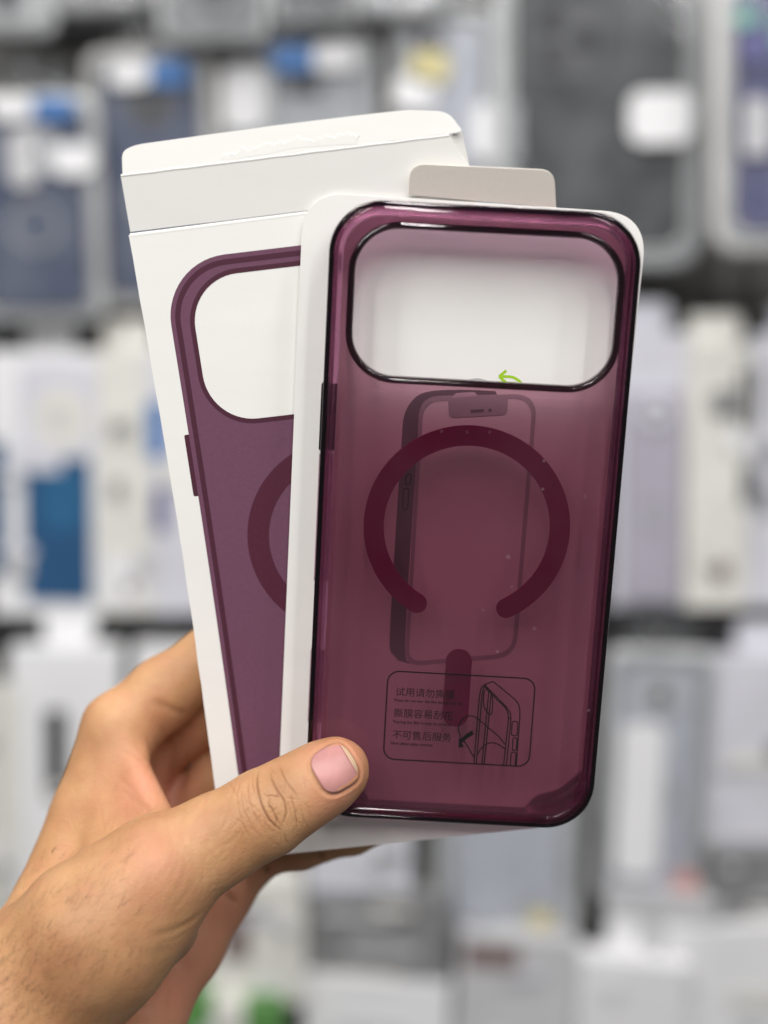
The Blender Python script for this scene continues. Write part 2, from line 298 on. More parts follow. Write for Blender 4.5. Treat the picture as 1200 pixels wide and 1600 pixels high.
carton((238, 545, 420, 958), 1.26, 0.03, 'white carton with indigo print half hidden by the white box', LIL, (((232, 625, 262, 715), BLUE, .3), ((240, 760, 262, 830), IND, .3)))
carton((960, 520, 1072, 948), 1.26, 0.03, 'white carton with a lavender phone case printed on it', LIL, (), ((975, 610, 1062, 936), LAV, LIL, 'ring'))
carton((1076, 540, 1172, 950), 1.25, 0.03, 'white carton with three dark printed shapes down its spine', CREAM, (((1158, 575, 1171, 670), DGREY, .3), ((1160, 725, 1172, 790), DGREY, .3), ((1112, 872, 1142, 908), BROWN, .5)))
carton((1174, 520, 1330, 948), 1.26, 0.03, 'pale lilac carton cut off by the right edge of the picture', LIL, (((1180, 575, 1188, 665), DGREY, .3), ((1180, 730, 1190, 785), DGREY, .3)))
carton((15, 1018, 185, 1410), 1.22, 0.035, 'white carton with a dark slanted phone edge left of the wrist', WHITE_P, (((66, 1110, 100, 1250), CHAR, .2), ((0, 1070, 30, 1350), CREAM, .1)))
carton((205, 1015, 420, 1400), 1.24, 0.035, 'white carton behind the index finger', WHITE_P, (((250, 1100, 300, 1350), CREAM, .2),))
carton((-120, 1080, 12, 1560), 1.23, 0.035, 'cream carton at the left edge beside the forearm', CREAM)
carton((335, 1380, 478, 1570), 1.20, 0.04, 'cream carton standing below the fingers', CREAM, (((350, 1420, 392, 1500), BROWN, .2),))
carton((480, 1230, 642, 1395), 1.22, 0.04, 'pale lilac carton just right of the little finger', LIL)
clear_pack((680, 1120, 905, 1455), 1.24, 'clear pack with white case directly below the purple phone case', LIL, GREYF, inner=WHITE_P, cam_m=WHITE_P, style='isl', dots=(((828, 1425, 862, 1450), YEL),))
clear_pack((930, 1010, 1098, 1400), 1.24, 'clear pack with white case and small red spot', LIL, GREYF, inner=DGREY, cam_m=PGREY, style='ring', dots=(((1052, 1362, 1088, 1390), RED), ((960, 1130, 1030, 1370), WHITE_P)))
carton((1104, 1030, 1290, 1325), 1.23, 0.035, 'lilac white carton at the right edge below the dark rail', LIL)
carton((1035, 1060, 1102, 1380), 1.27, 0.02, 'dark grey carton strip behind the red spotted pack', DGREY, (((1060, 1120, 1095, 1160), MGREY, .2),))
for k, (r, m, l) in enumerate((((470, 1398, 700, 1560), MGREY, 'mid grey block painting the dark gap below the lilac carton'), ((940, 1398, 1110, 1560), PGREY, 'pale grey carton below the red spotted pack'), ((1110, 1330, 1290, 1440), MGREY, 'mid grey carton below the lilac white carton'),  # the first block stands in for a shaded gap, its darkness put into grey
        ((470, 1535, 700, 1760), WHITE_P, 'white carton at the bottom centre edge'), ((705, 1470, 890, 1700), PGREY, 'pale grey carton with brown print at the bottom edge'), ((895, 1500, 1060, 1760), WHITE_P, 'white carton at the bottom right of centre'), ((1065, 1450, 1260, 1760), WHITE_P, 'white carton in the lower right corner'), ((270, 1560, 335, 1720), GREEN, 'green carton beside the palm heel at the bottom edge'), ((380, 1572, 440, 1720), GREEN, 'green carton right of a pale carton at the bottom edge'), ((330, 1575, 385, 1720), CREAM, 'pale carton between two green cartons'))):
    carton(r, 1.21-.004*k, 0.03, l, m, (((715, 1480, 800, 1520), BROWN, .2),) if k == 4 else ())

# ================================================================ white retail box (opened, lid up) behind the insert
box = empty('retail_box', to_world(BOX.pt([(0, -BH/2, -BD/2)]))[0], 'opened white retail box with a plum phone case printed on its front', 'box')
T = 0.5
def rect2(x0, x1, y0, y1): return np.array([(x0, y0), (x1, y0), (x1, y1), (x0, y1)])
def bpart(name, P, z0, z1, m=PAPER, par=box, pl=BOX, bev=0.12, smooth=False): V, F = prism(pl, P, z0, z1, bev); return mk(name, V, F, m, par, smooth)
yb, yt = -BH/2+0.6, BH/2+0.8                   # bottom edge and lid crease
def panel_grid(pl, x0, x1, y0, y1, z0, z1, bow, name, m, par, nx=24, ny=30, rag=0.0):   # card panel with a slight bow and slightly ragged edges
    gx, gy = np.meshgrid(np.linspace(0, 1, nx+1), np.linspace(0, 1, ny+1)); g = gx.ravel(), gy.ravel()
    x = x0+(x1-x0)*g[0]; y = y0+(y1-y0)*g[1]; x = x + bow*np.sin(np.pi*g[1])*(1-g[0])
    if rag: x = x + np.where((g[0] < 1e-6) | (g[0] > 1-1e-6), RNG.normal(0, rag, x.size), 0)
    n = len(x); V = np.vstack([pl.pt(np.c_[x, y, np.full(n, z1)]), pl.pt(np.c_[x, y, np.full(n, z0)])]); F = []; W = nx+1
    for j in range(ny):
        for i in range(nx): a = j*W+i; F += [(a, a+1, a+1+W, a+W), (n+a+W, n+a+1+W, n+a+1, n+a)]
    bd = [i for i in range(W)]+[j*W+nx for j in range(1, ny+1)]+[ny*W+i for i in range(nx-1, -1, -1)]+[j*W for j in range(ny-1, 0, -1)]
    F += [(bd[k], bd[(k+1) % len(bd)], n+bd[(k+1) % len(bd)], n+bd[k]) for k in range(len(bd))]
    return mk(name, V, F, m, par)
front = panel_grid(BOX, -BW/2-.3, BW/2, yb, yt-0.35, -T, 0, 1.3, 'front_panel', PAPER, box, rag=.04)
bpart('back_panel', rect2(-BW/2, BW/2, yb, yt-0.4), -BD, -BD+T)
bpart('side_panel', rect2(-BW/2+1.4, -BW/2+1.4+T, yb+.02, yt-.6), -BD+T+.02, -T-.02, bev=0); bpart('side_panel', rect2(BW/2-T, BW/2, yb+.02, yt-.6), -BD+T+.02, -T-.02, bev=0)
bpart('bottom_panel', rect2(-BW/2+2, BW/2-T-.02, yb, yb+T), -BD+T+.02, -T-.02, bev=0)
LID = Plane(BOX.pt([(0, yt, 0)])[0], BOX.u, BOX.v*math.cos(.10)+BOX.n*math.sin(.10))
lp = LID.px([(733, 261), (702, 213)]); bpart('lid', np.array([(-BW/2+.2, .35), (BW/2-.6, .35), lp[0], (lp[1][0], 14.9), (-BW/2+.2, 14.9)]), -T, -.02, pl=LID)
FLAP = Plane(LID.pt([(0, 15.0, 0)])[0], BOX.u, LID.v*math.cos(-.16)+LID.n*math.sin(-.16))
fp = FLAP.px([(191, 271), (190, 236), (212, 226), (420, 197), (560, 180), (640, 171), (700, 174), (722, 204), (716, 207)]); fp[:, 1] = np.maximum(fp[:, 1], .3)
fo = round_poly(fp, [0, 3.5, 3, 0, 0, 0, 3, 0, 0]); fo[0, 1] = .3
bpart('tuck_flap', fo, -T, -.02, pl=FLAP)
def tube(pl, a, b, r, z, n=8, wav=0.0, seg=30):
    a, b = np.array(a, float), np.array(b, float); d = nrm(b-a); s = np.array([-d[1], d[0]]); V = []; F = []
    for k in range(seg+1):
        p = a+(b-a)*k/seg + s*wav*math.sin(k*1.7)*math.sin(k*.31)
        for j in range(n): an = math.pi*j/(n-1); q = p+s*r*math.cos(an); V.append((q[0], q[1], z+r*.62*math.sin(an)))
    for k in range(seg): F += [(k*n+j, k*n+j+1, (k+1)*n+j+1, (k+1)*n+j) for j in range(n-1)]
    return pl.pt(V), F
V, F = tube(BOX, (-BW/2+.05, yt-.75), (BW/2, yt-.15), .75, -.42, wav=.03); mk('crease', V, F, PAPER, box, True)
V, F = tube(LID, (-BW/2+.3, 14.95), (lp[1][0], 14.95), .38, -.14, wav=.06); mk('crease', V, F, PAPER, box, True)
# crumpled dust flap at the right end of the lid
DF = Plane(LID.pt([(lp[1][0], 14.9, -.45)])[0], BOX.u*.9-BOX.n*.43, LID.v)
dq = DF.px([(703, 213), (716, 203), (722, 206), (728, 232), (734, 262)]); V, F = prism(DF, np.vstack([dq, [(dq[-1][0]-4, dq[-1][1])]]), -.4, 0); mk('dust_flap', V, F, PAPER, box)
V, F = tube(DF, dq[0]+(.6, -.5), dq[-1]+(-.7, .4), .3, .0, wav=.25); mk('crumpled_fold', V, F, PAPER, box, True)
# torn, lifted paper on the tuck flap
tx = FLAP.px(curve([(345, 245), (380, 232), (420, 226), (455, 218), (490, 215), (530, 212), (562, 210)], 16)); V = []; F = []
nt_ = len(tx); jag = np.convolve(RNG.normal(0, 1.0, nt_), np.ones(3)/3, 'same'); top = RNG.uniform(.6, 2.3, nt_); lift = np.convolve(RNG.uniform(.0, .3, nt_), np.ones(3)/3, 'same'); jag[0] = jag[-1] = 0; top[0] = top[-1] = .1; lift[0] = lift[-1] = .02
for k in range(nt_): V += [(tx[k, 0], tx[k, 1]-2.3*min(1, k/4, (nt_-1-k)/4), .02), (tx[k, 0], tx[k, 1]-.5+jag[k]*.4, .03+lift[k]*.25), (tx[k, 0], tx[k, 1]+jag[k]*.7, lift[k]*.35+.02), (tx[k, 0]+.2, tx[k, 1]+jag[k]*.7+.05, -.01)]
for k in range(nt_-1): F += [(k*4+j, k*4+j+1, k*4+j+5, k*4+j+4) for j in range(3)]
mk('torn_paper', FLAP.pt(V), F, PAPER, box)
# printed picture of the case: flat print in layers a few hundredths of a mm above the card
PX, PT, PB, PR = 78.0, 82.2, -79.0, 17.0
def pr(i): return rrect(PX-2*i, PT-PB-2*i, PR-i, 0, (PT+PB)/2, 14)
def bowed(P, k=1.0): P = np.array(P); P[:, 0] += 1.3*np.sin(np.pi*np.clip((P[:, 1]-yb)/(yt-yb), 0, 1))*(.5-P[:, 0]/BW)*k*.7; return P
def dens(P):                                   # resample so straight sides follow the bow
    o = []
    for i in range(len(P)):
        a, b = P[i], P[(i+1) % len(P)]; m = max(1, int(np.linalg.norm(b-a)/4)); o += [a+(b-a)*k/m for k in range(m)]
    return np.array(o)
def band(P, Q, z): P, Q = bowed(P), bowed(Q); n = len(P); return BOX.pt(np.c_[np.vstack([P, Q]), np.full(2*n, z)]), [(i, (i+1) % n, n+(i+1) % n, n+i) for i in range(n)]
def sub(A, B, m=12):                           # same subdivision for two matching outlines
    oa, ob = [], []
    for i in range(len(A)):
        j = (i+1) % len(A); k_ = m if np.linalg.norm(A[j]-A[i]) > 20 else 1
        for k in range(k_): oa.append(A[i]+(A[j]-A[i])*k/k_); ob.append(B[i]+(B[j]-B[i])*k/k_)
    return np.array(oa), np.array(ob)
cut = lambda i: rrect(65.4+2*i, 39.2+2*i, 13.2+i, 0, 57.4, 14)
pb = mk('printed_case', *band(*sub(pr(0), cut(0)), .05), PRINT, front)
mk('printed_line', *band(*sub(pr(1.25), pr(2.65)), .09), PRINT_D, pb)
mk('printed_camera_edge', *band(*sub(cut(0), cut(1.25)), .09), PRINT_D, pb)
def arc_ring(ri, ro, a0, a1, cx=0, cy=0, n=80, cap=True):
    """open ring with round ends; angles in degrees"""
    A = np.radians(np.linspace(a0, a1, n)); o = np.c_[np.cos(A)*ro, np.sin(A)*ro]; i = np.c_[np.cos(A)*ri, np.sin(A)*ri][::-1]
    rm, rr = (ri+ro)/2, (ro-ri)/2; P = list(o)
    def capp(a, s):
        c = np.array([math.cos(a)*rm, math.sin(a)*rm]); return [c+rr*np.array([math.cos(a+s*t), math.sin(a+s*t)]) for t in np.linspace(0, math.pi, 12)[1:-1]]
    P += capp(A[-1], 1); P += list(i); b = A[0]; c = np.array([math.cos(b)*rm, math.sin(b)*rm])
    P += [c-rr*np.array([math.cos(b+t), math.sin(b+t)]) for t in np.linspace(0, math.pi, 12)[1:-1]]
    return np.array(P)+np.array([cx, cy])
def ring_strip(pl, ri, ro, a0, a1, z, cx, cy, n=90, f=lambda P: P):
    A = np.radians(np.linspace(a0, a1, n)); P = f(np.vstack([np.c_[cx+np.cos(A)*ro, cy+np.sin(A)*ro], np.c_[cx+np.cos(A)*ri, cy+np.sin(A)*ri]]))
    return pl.pt(np.c_[P, np.full(2*n, z)]), [(i, i+1, n+i+1, n+i) for i in range(n-1)]
mk('printed_ring', *ring_strip(BOX, 21.6, 27.6, -62, 242, .09, .3, 2.2, f=lambda P: bowed(P, 1)), PRINT_R, pb)
bt = rrect(1.8, 17.2, .5, -39.4, 27); mk('printed_button', *flat(BOX, bowed(bt), .03), PRINT_D, front)

# ================================================================ white card insert with fold-up tab
ins = empty('card_insert', to_world(CARD.pt([(0, -84, 0)]))[0], 'white card insert with rounded corners and fold-up tab behind the clear case', 'card')
co = round_poly(CARD.px([(474, 299), (1013, 334), (911, 1288), (433, 1283)]), [11.5, 12, 12, 12], 12)
card = mk('card', *prism(CARD, co, -.45, 0, .08), PAPER, ins)
tb = CARD.px([(638, 306), (868, 327)]); TAB = Plane(CARD.pt([(*tb[0], -.2)])[0], CARD.pt([(*tb[1], 0)])[0]-CARD.pt([(*tb[0], 0)])[0], CARD.v*math.cos(.3)+CARD.n*math.sin(.3))
tp = round_poly(TAB.px([(638, 304), (641, 256), (866, 266), (869, 325)]), [0, 4.5, 3.8, 0], 9); mk('fold_tab', *prism(TAB, tp, -.4, 0, .06), PAPER_IN, ins)
# printed drawing on the insert: a phone sliding out of its case, and a green arrow
DRAW_D = mat('drawing_dark_grey', (0.20, 0.19, 0.20), .6, .05, 200); DRAW_M = mat('drawing_grey', (0.46, 0.45, 0.46), .6, .05, 200); DRAW_L = mat('drawing_pale', (0.62, 0.61, 0.61), .6, .03, 200); DRAW_G = mat('drawing_green', (0.36, 0.62, 0.012), .55, .03, 200)
def cflat(name, px, z, m, par=card): return mk(name, *flat(CARD, CARD.px(px), z), m, par)
dr = cflat('drawn_side', np.vstack([curve([(627, 697), (631, 652), (644, 626), (668, 612), (720, 609), (774, 611)], 5), [(777, 617), (740, 619), (700, 622)], curve([(678, 627), (664, 640), (655, 665), (643, 830), (633, 1010), (641, 1037)], 5), [(622, 1032)], curve([(610, 1018), (609, 990), (617, 850)], 5)]), .04, DRAW_D)
fo_, fi_ = round_poly([(656, 619), (840, 615), (806, 1027), (632, 1041)], [32, 38, 34, 26], 9), round_poly([(662, 627), (833, 622), (800, 1020), (638, 1034)], [28, 34, 29, 22], 9)
A, B = CARD.px(fo_), CARD.px(fi_); n = len(A); mk('drawn_frame', CARD.pt(np.c_[np.vstack([A, B]), np.full(2*n, .08)]), [(i, (i+1) % n, n+(i+1) % n, n+i) for i in range(n)], DRAW_M, card)
cflat('drawn_notch', round_poly([(700, 626), (794, 622), (792, 648), (702, 653)], [2, 2, 9, 9]), .11, DRAW_M)
cflat('drawn_speaker', round_poly([(735, 640), (756, 639), (756, 644), (735, 645)], 2), .15, DRAW_D); cflat('drawn_dot', [(765.5+2.6*math.cos(a), 641+2.6*math.sin(a)) for a in np.linspace(0, 6, 12)], .15, DRAW_D)
cflat('drawn_opening', round_poly([(705, 622), (712, 614), (742, 612), (746, 619)], 4), .13, DRAW_L)
cflat('drawn_camera_bump', curve([(716, 603), (730, 594), (746, 591), (762, 595), (774, 603)], 5), .04, DRAW_M)
for r in (((635, 741), (643, 741), (641, 757), (633, 757)), ((630, 763), (639, 763), (637, 796), (629, 796))):
    P = CARD.px(round_poly(r, 4)); mk('drawn_button', *ribbon(CARD, P, .3, .10, True), cm('ink', (.01, .01, .01)), card)
ag = CARD.px(curve([(818, 603), (811, 595), (800, 589), (784, 588)], 6)); ah = CARD.px([(791, 579), (780, 588), (790, 597)])
ar = mk('drawn_arrow', *joinm([ribbon(CARD, ag, .72, .05), ribbon(CARD, ah[:2], .72, .055), ribbon(CARD, ah[1:], .72, .06)]), DRAW_G, card)

# ================================================================ tinted clear phone case
pc = empty('phone_case', to_world(CASE.pt([(0, -CH/2, -5)]))[0], 'glossy clear plum phone case with dark magnet ring and big camera opening', 'phone case')
PLATE = clear_mat('plum_sheet', (0.665, 0.485, 0.55), 0.06, 1.34, 0.0, bump=0.10)
RIMG = glass_mat('plum_rim', (0.97, 0.93, 0.96), 0.02, 1.52, (0.50, 0.05, 0.30), 300, 0.25)
HOLEG = glass_mat('plum_camera_rim', (0.9, 0.85, 0.88), 0.015, 1.65, (0.30, 0.05, 0.18), 1500, 0.12)
BEAD = glass_mat('plum_edge', (0.9, 0.85, 0.88), 0.015, 1.6, (0.30, 0.05, 0.26), 3600, 0.05)
MAG = mat('magnet_wine', (0.31, 0.001, 0.15), .6, spec=.05, var=.06, scale=60)
FILM = clear_mat('film', (0.985, 0.975, 0.98), 0.10, 1.18, 0.012, (0.75, 0.45, 0.60), 0.5)  # patchy pale haze colour stands for smudges and soft reflections
fprof = [(-.15, -10.0), (0, -9.0), (0, -6), (0, -2.6), (-.35, -1.5), (-.95, -.35), (-1.8, .45), (-2.8, .5), (-3.5, .1), (-3.75, -.5), (-3.75, -1.3), (-2.6, -1.9), (-2.1, -3.2), (-2.0, -6), (-2.0, -9.0), (-1.6, -10.0)]
frame = mk('bumper_frame', *sweep(CASE, CW, CH, CR, fprof, n=16), RIMG, pc, True)
mk('dark_edge_bead', *sweep(CASE, CW, CH, CR, [(-.78+.78*math.cos(a), -.7+.72*math.sin(a)) for a in np.linspace(0, 2*math.pi, 13)[:-1]], n=16), BEAD, frame, True)  # added bead; near-black absorption stands for dark refraction along the rim
HX, HY, HW, HH, HR = .7, 58.6, 71.0, 41.4, 13.0    # camera opening, outer line of its rim
A = rrect(CW-7.6, CH-7.6, CR-3.8, 0, 0, 14); B = rrect(HW-.8, HH-.8, HR-.4, HX, HY, 14); n = len(A)
mk('back_plate', *loft(CASE, [np.c_[A, np.full(n, -1.25)], np.c_[A, np.full(n, -.05)], np.c_[B, np.full(n, -.05)], np.c_[B, np.full(n, -1.25)]]), PLATE, pc)
hprof = [(-.1, -1.3), (0, -.2), (0, .6), (-.12, 1.05), (-.42, 1.45), (-.9, 1.62), (-1.38, 1.45), (-1.68, 1.05), (-1.8, .6), (-1.8, -1.5), (-1.5, -1.9), (-.6, -1.9)]
mk('camera_rim', *sweep(CASE, HW, HH, HR, hprof, HX, HY, 14), HOLEG, pc, True)
mk('magnet_ring', *prism(CASE, arc_ring(22.2, 27.6, -61, 241), -2.1, -1.4), MAG, pc); mk('magnet_bar', *prism(CASE, rrect(7.1, 22.2, 3.5, .3, -45.2), -2.1, -1.4), MAG, pc)
fm = rrect(CW-10.4, 117.0, 8, -.3, -22.6, 12); fm[:, 0] += .15; film = mk('protective_film', *prism(CASE, fm, .02, .10), FILM, pc)
FRAY = glass_mat('plum_corner', (0.9, 0.8, 0.86), 0.05, 1.2, (0.45, 0.06, 0.26), 30)
for sx in (-1, 1):                             # soft air-cushion corners
    cpts = round_poly([(sx*22, -CH/2+2.2), (sx*25, -CH/2+6.4), (sx*31, -CH/2+8.2), (sx*(CW/2-4.2), -CH/2+13), (sx*(CW/2-2.2), -CH/2+15), (sx*(CW/2-2.3), -CH/2+9), (sx*(CW/2-8), -CH/2+3)], [1, 2, 4, 3, 1, 4, 4]); mk('corner_cushion', *prism(CASE, cpts, -8.5, -1.6, .4), FRAY, pc)
for y0, y1, x, m in ((18.5, 36.5, -CW/2-.12, BEAD), (-17.5, 17.6, -CW/2+.12, RIMG), (-58, -37, -CW/2+.12, RIMG)):    # side button covers
    P = rrect(.9, y1-y0, .42, x, (y0+y1)/2, 6); mk('side_button', *prism(CASE, P, -6.4, -2.8, .25), m, pc)
for y0, y1 in ((20, 34), (40, 44.5)): mk('side_button', *prism(CASE, rrect(.7, y1-y0, .3, CW/2-2.6, (y0+y1)/2, 5), -7, -3, .2), HOLEG, pc)
SPECK = mat('air_bubble', (0.62, 0.45, 0.5), .3, .05)
bub = []
for k in range(16):
    bx, by, r = RNG.uniform(-32, 34), RNG.uniform(-76, 30), abs(RNG.normal(0, .08))+.06
    bub.append(prism(CASE, np.array([(bx+r*math.cos(a), by+r*math.sin(a)) for a in np.linspace(0, 2*math.pi, 9)[:-1]]), .105, .125))
for px, r in (((835, 982), .55), ((755, 953), .42), ((794, 870), .6), ((800, 917), .36), ((848, 764), .42), ((920, 1110), .45), ((690, 674), .4), ((730, 675), .42), ((765, 675), .42), ((777, 1018), .42), ((871, 1231), .42), ((914, 775), .35), ((850, 720), .4)):
    bx, by = CASE.px([px])[0]; bub.append(prism(CASE, np.array([(bx+r*math.cos(a), by+r*math.sin(a)) for a in np.linspace(0, 2*math.pi, 13)[:-1]]), .105, .125))
BUBM = clear_mat('bubble_film', (0.98, 0.97, 0.97), .15, 1.25, .05, (.8, .6, .68)); tag(mk('air_bubbles', *joinm(bub), BUBM, film), kind='stuff')
# warning print on the film: outline, three lines of Chinese with small English, drawing of a peeling film
INK = mat('black_ink', (0.004, 0.003, 0.004), .45, .02); ZI = .12
stl = mk('printed_outline', *ribbon(CASE, rrect(40.2, 25.5, 3.2, 1.25, -53.5, 10), .38, ZI, True), INK, film)
def text(s, px, width_px, name):
    c = bpy.data.curves.new('text', 'FONT'); c.body = s; c.size = 1; c.offset = .012 if s.isascii() else 0.0; c.resolution_u = 4; ob = bpy.data.objects.new('text', c); COL.objects.link(ob)
    dg = bpy.context.evaluated_depsgraph_get(); me = bpy.data.meshes.new_from_object(ob.evaluated_get(dg))
    V = np.array([v.co[:] for v in me.vertices]); F = [tuple(p.vertices) for p in me.polygons]; bpy.data.objects.remove(ob); bpy.data.curves.remove(c); bpy.data.meshes.remove(me)
    a, b = CASE.px([px, (px[0]+width_px, px[1]+width_px*.055)], ZI); k = np.linalg.norm(b-a)/(V[:, 0].max()-V[:, 0].min()); d = nrm(b-a); e = np.array([-d[1], d[0]])
    P = a+np.outer((V[:, 0]-V[:, 0].min())*k, d)+np.outer(V[:, 1]*k, e)
    return mk(name, CASE.pt(np.c_[P, np.full(len(P), ZI)]), F, INK, film)
for s, px, wd in (('试用请勿撕膜', (618, 1086), 92), ('Please do not tear the film during trial use', (615.5, 1095.5), 107), ('撕膜容易刮花', (615, 1119), 92), ('Tearing the film is easy to scratch', (613.5, 1129.5), 90), ('不可售后服务', (613, 1153), 92), ('Non after-sales service', (610.5, 1163), 65)): text(s, px, wd, 'printed_text')
def Z(pts): return CASE.px([(590+x*.21667, 1030+y*.21667) for x, y in pts], ZI)
dl = [curve([(695, 757), (715, 500), (738, 250), (765, 192), (830, 160)], 6), curve([(830, 160), (920, 232), (1005, 310), (1026, 385), (1012, 600), (1000, 778)], 6), curve([(712, 757), (733, 500), (755, 255), (775, 190)], 6), curve([(768, 180), (860, 275), (935, 355), (960, 415), (945, 600), (928, 772)], 6),
      curve([(775, 200), (860, 290), (920, 350), (943, 420), (926, 600), (908, 772)], 6), [(752, 760), (803, 225)], [(768, 760), (820, 240)], curve([(770, 225), (763, 290), (768, 345), (800, 395)], 6), curve([(775, 222), (800, 225), (828, 272), (826, 370), (815, 398), (800, 395)], 6), curve([(695, 708), (640, 615), (592, 540), (586, 480), (618, 428), (672, 408), (722, 430), (800, 495), (870, 555), (917, 612)], 6), curve([(720, 690), (745, 645), (790, 610), (850, 606), (917, 645)], 6), [(943, 425), (963, 430)]]
for r in ((968, 1010, 448, 552), (974, 1004, 565, 660), (960, 996, 670, 772)):
    dl.append(np.vstack([round_poly([(r[0]+3, r[2]), (r[1]+2, r[2]+3), (r[1]-4, r[3]), (r[0]-3, r[3]-3)], 14)]*1)); dl[-1] = np.vstack([dl[-1], dl[-1][:1]])
mk('printed_drawing', *joinm([ribbon(CASE, Z(p), .31, ZI+.001*k) for k, p in enumerate(dl)]), INK, film)
mk('printed_arrow', *flat(CASE, Z([(682, 513), (694, 541), (640, 575), (608, 606), (622, 634), (583, 637), (586, 563), (602, 574), (640, 538)]), ZI+.02), INK, film)

# ================================================================ the left hand (one continuous skin grown from an implicit surface)
def rcone(P, a, b, ra, rb):                    # distance to a tapered capsule
    ba = b-a; l2 = ba@ba; pa = P-a; t = np.clip(pa@ba/l2, 0, 1)
    return np.linalg.norm(pa-t[:, None]*ba, axis=1)-(ra+(rb-ra)*t)
def tri_slab(P, a, b, c, r):                   # distance to a thick triangle
    ba, ac, cb = b-a, a-c, c-b; pa, pb_, pc_ = P-a, P-b, P-c; n = np.cross(ba, ac)
    s = np.sign(pa@np.cross(ba, n))+np.sign(pb_@np.cross(cb, n))+np.sign(pc_@np.cross(ac, n))
    d = np.minimum.reduce([((p-e*np.clip(p@e/(e@e), 0, 1)[:, None])**2).sum(1) for p, e in ((pa, ba), (pb_, cb), (pc_, ac))])
    return np.sqrt(np.where(s < 2, d, (pa@n)**2/(n@n)))-r
def smin(a, b, k): h = np.clip(.5+.5*(b-a)/k, 0, 1); return b+(a-b)*h-k*h*(1-h)
def chain(P, pts, k=3.0):
    d = None
    for (a, ra), (b, rb) in zip(pts[:-1], pts[1:]):
        e = rcone(P, H(*a), H(*b), ra, rb); d = e if d is None else smin(d, e, k)
    return d
def hand_sdf(P):
    d = chain(P, [((-330, 2060, 372), 30), ((-60, 1700, 388), 25.5), ((45, 1560, 398), 22)], 8)                  # forearm, wrist
    d = smin(d, chain(P, [((-180, 2160, 392), 26), ((130, 1680, 420), 18.5), ((205, 1590, 432), 15)], 8), 10)      # ulnar side of the wrist
    d = smin(d, chain(P, [((30, 1540, 408), 17), ((82, 1420, 428), 12.0), ((140, 1270, 436), 11.0), ((186, 1140, 441), 10.9)]), 12)   # index metacarpal, knuckle
    d = smin(d, chain(P, [((90, 1540, 428), 14), ((175, 1350, 452), 11), ((222, 1195, 462), 10.5)]), 8)
    d = smin(d, chain(P, [((120, 1560, 438), 13), ((225, 1390, 460), 10.5), ((275, 1275, 468), 10)]), 8)
    d = smin(d, chain(P, [((200, 1600, 436), 13.5), ((288, 1480, 446), 11.5), ((345, 1400, 450), 9.2)]), 7)       # little-finger edge of the palm
    th = chain(P, [((55, 1560, 395), 21), ((150, 1462, 392), 20.5), ((215, 1400, 394), 17.5), ((252, 1362, 395), 14.6), ((340, 1312, 397), 11.6), ((418, 1268, 399), 11.0), ((470, 1237, 400.2), 9.6), ((512, 1212, 401.5), 9.0), ((531, 1200, 402.2), 7.8)], 5)
    d = smin(d, th, 9)
    d = smin(d, rcone(P, H(165, 1480, 405), H(245, 1440, 410), 17, 12), 8)                                       # thenar mass
    d = smin(d, tri_slab(P, H(125, 1450, 410), H(278, 1342, 401), H(200, 1180, 433), 4.6), 8)                     # web of the thumb
    fi = chain(P, [((190, 1137, 441), 10.9), ((255, 1083, 444), 10.6), ((330, 1030, 447), 9.8), ((430, 975, 446), 8.6), ((505, 955, 441), 7.2)])
    fm_ = chain(P, [((222, 1190, 461), 10), ((310, 1120, 458), 9.8), ((420, 1070, 451), 9.2), ((535, 1040, 447), 8), ((600, 1035, 443), 7)])
    fr = chain(P, [((275, 1272, 467), 9.6), ((350, 1215, 461), 9.2), ((450, 1170, 453), 8.6), ((560, 1150, 450), 7.6), ((620, 1146, 446), 6.8)])
    fp_ = chain(P, [((343, 1400, 450), 9.0), ((385, 1352, 451), 8.0), ((410, 1330, 451), 7.5), ((470, 1321, 450), 7.3), ((500, 1313, 450), 6.5), ((550, 1303, 449), 6.4), ((596, 1292, 447), 5.0)], 2)
    f = np.minimum(np.minimum(fi, fm_), np.minimum(fr, fp_))
    return smin(d, f, 4)
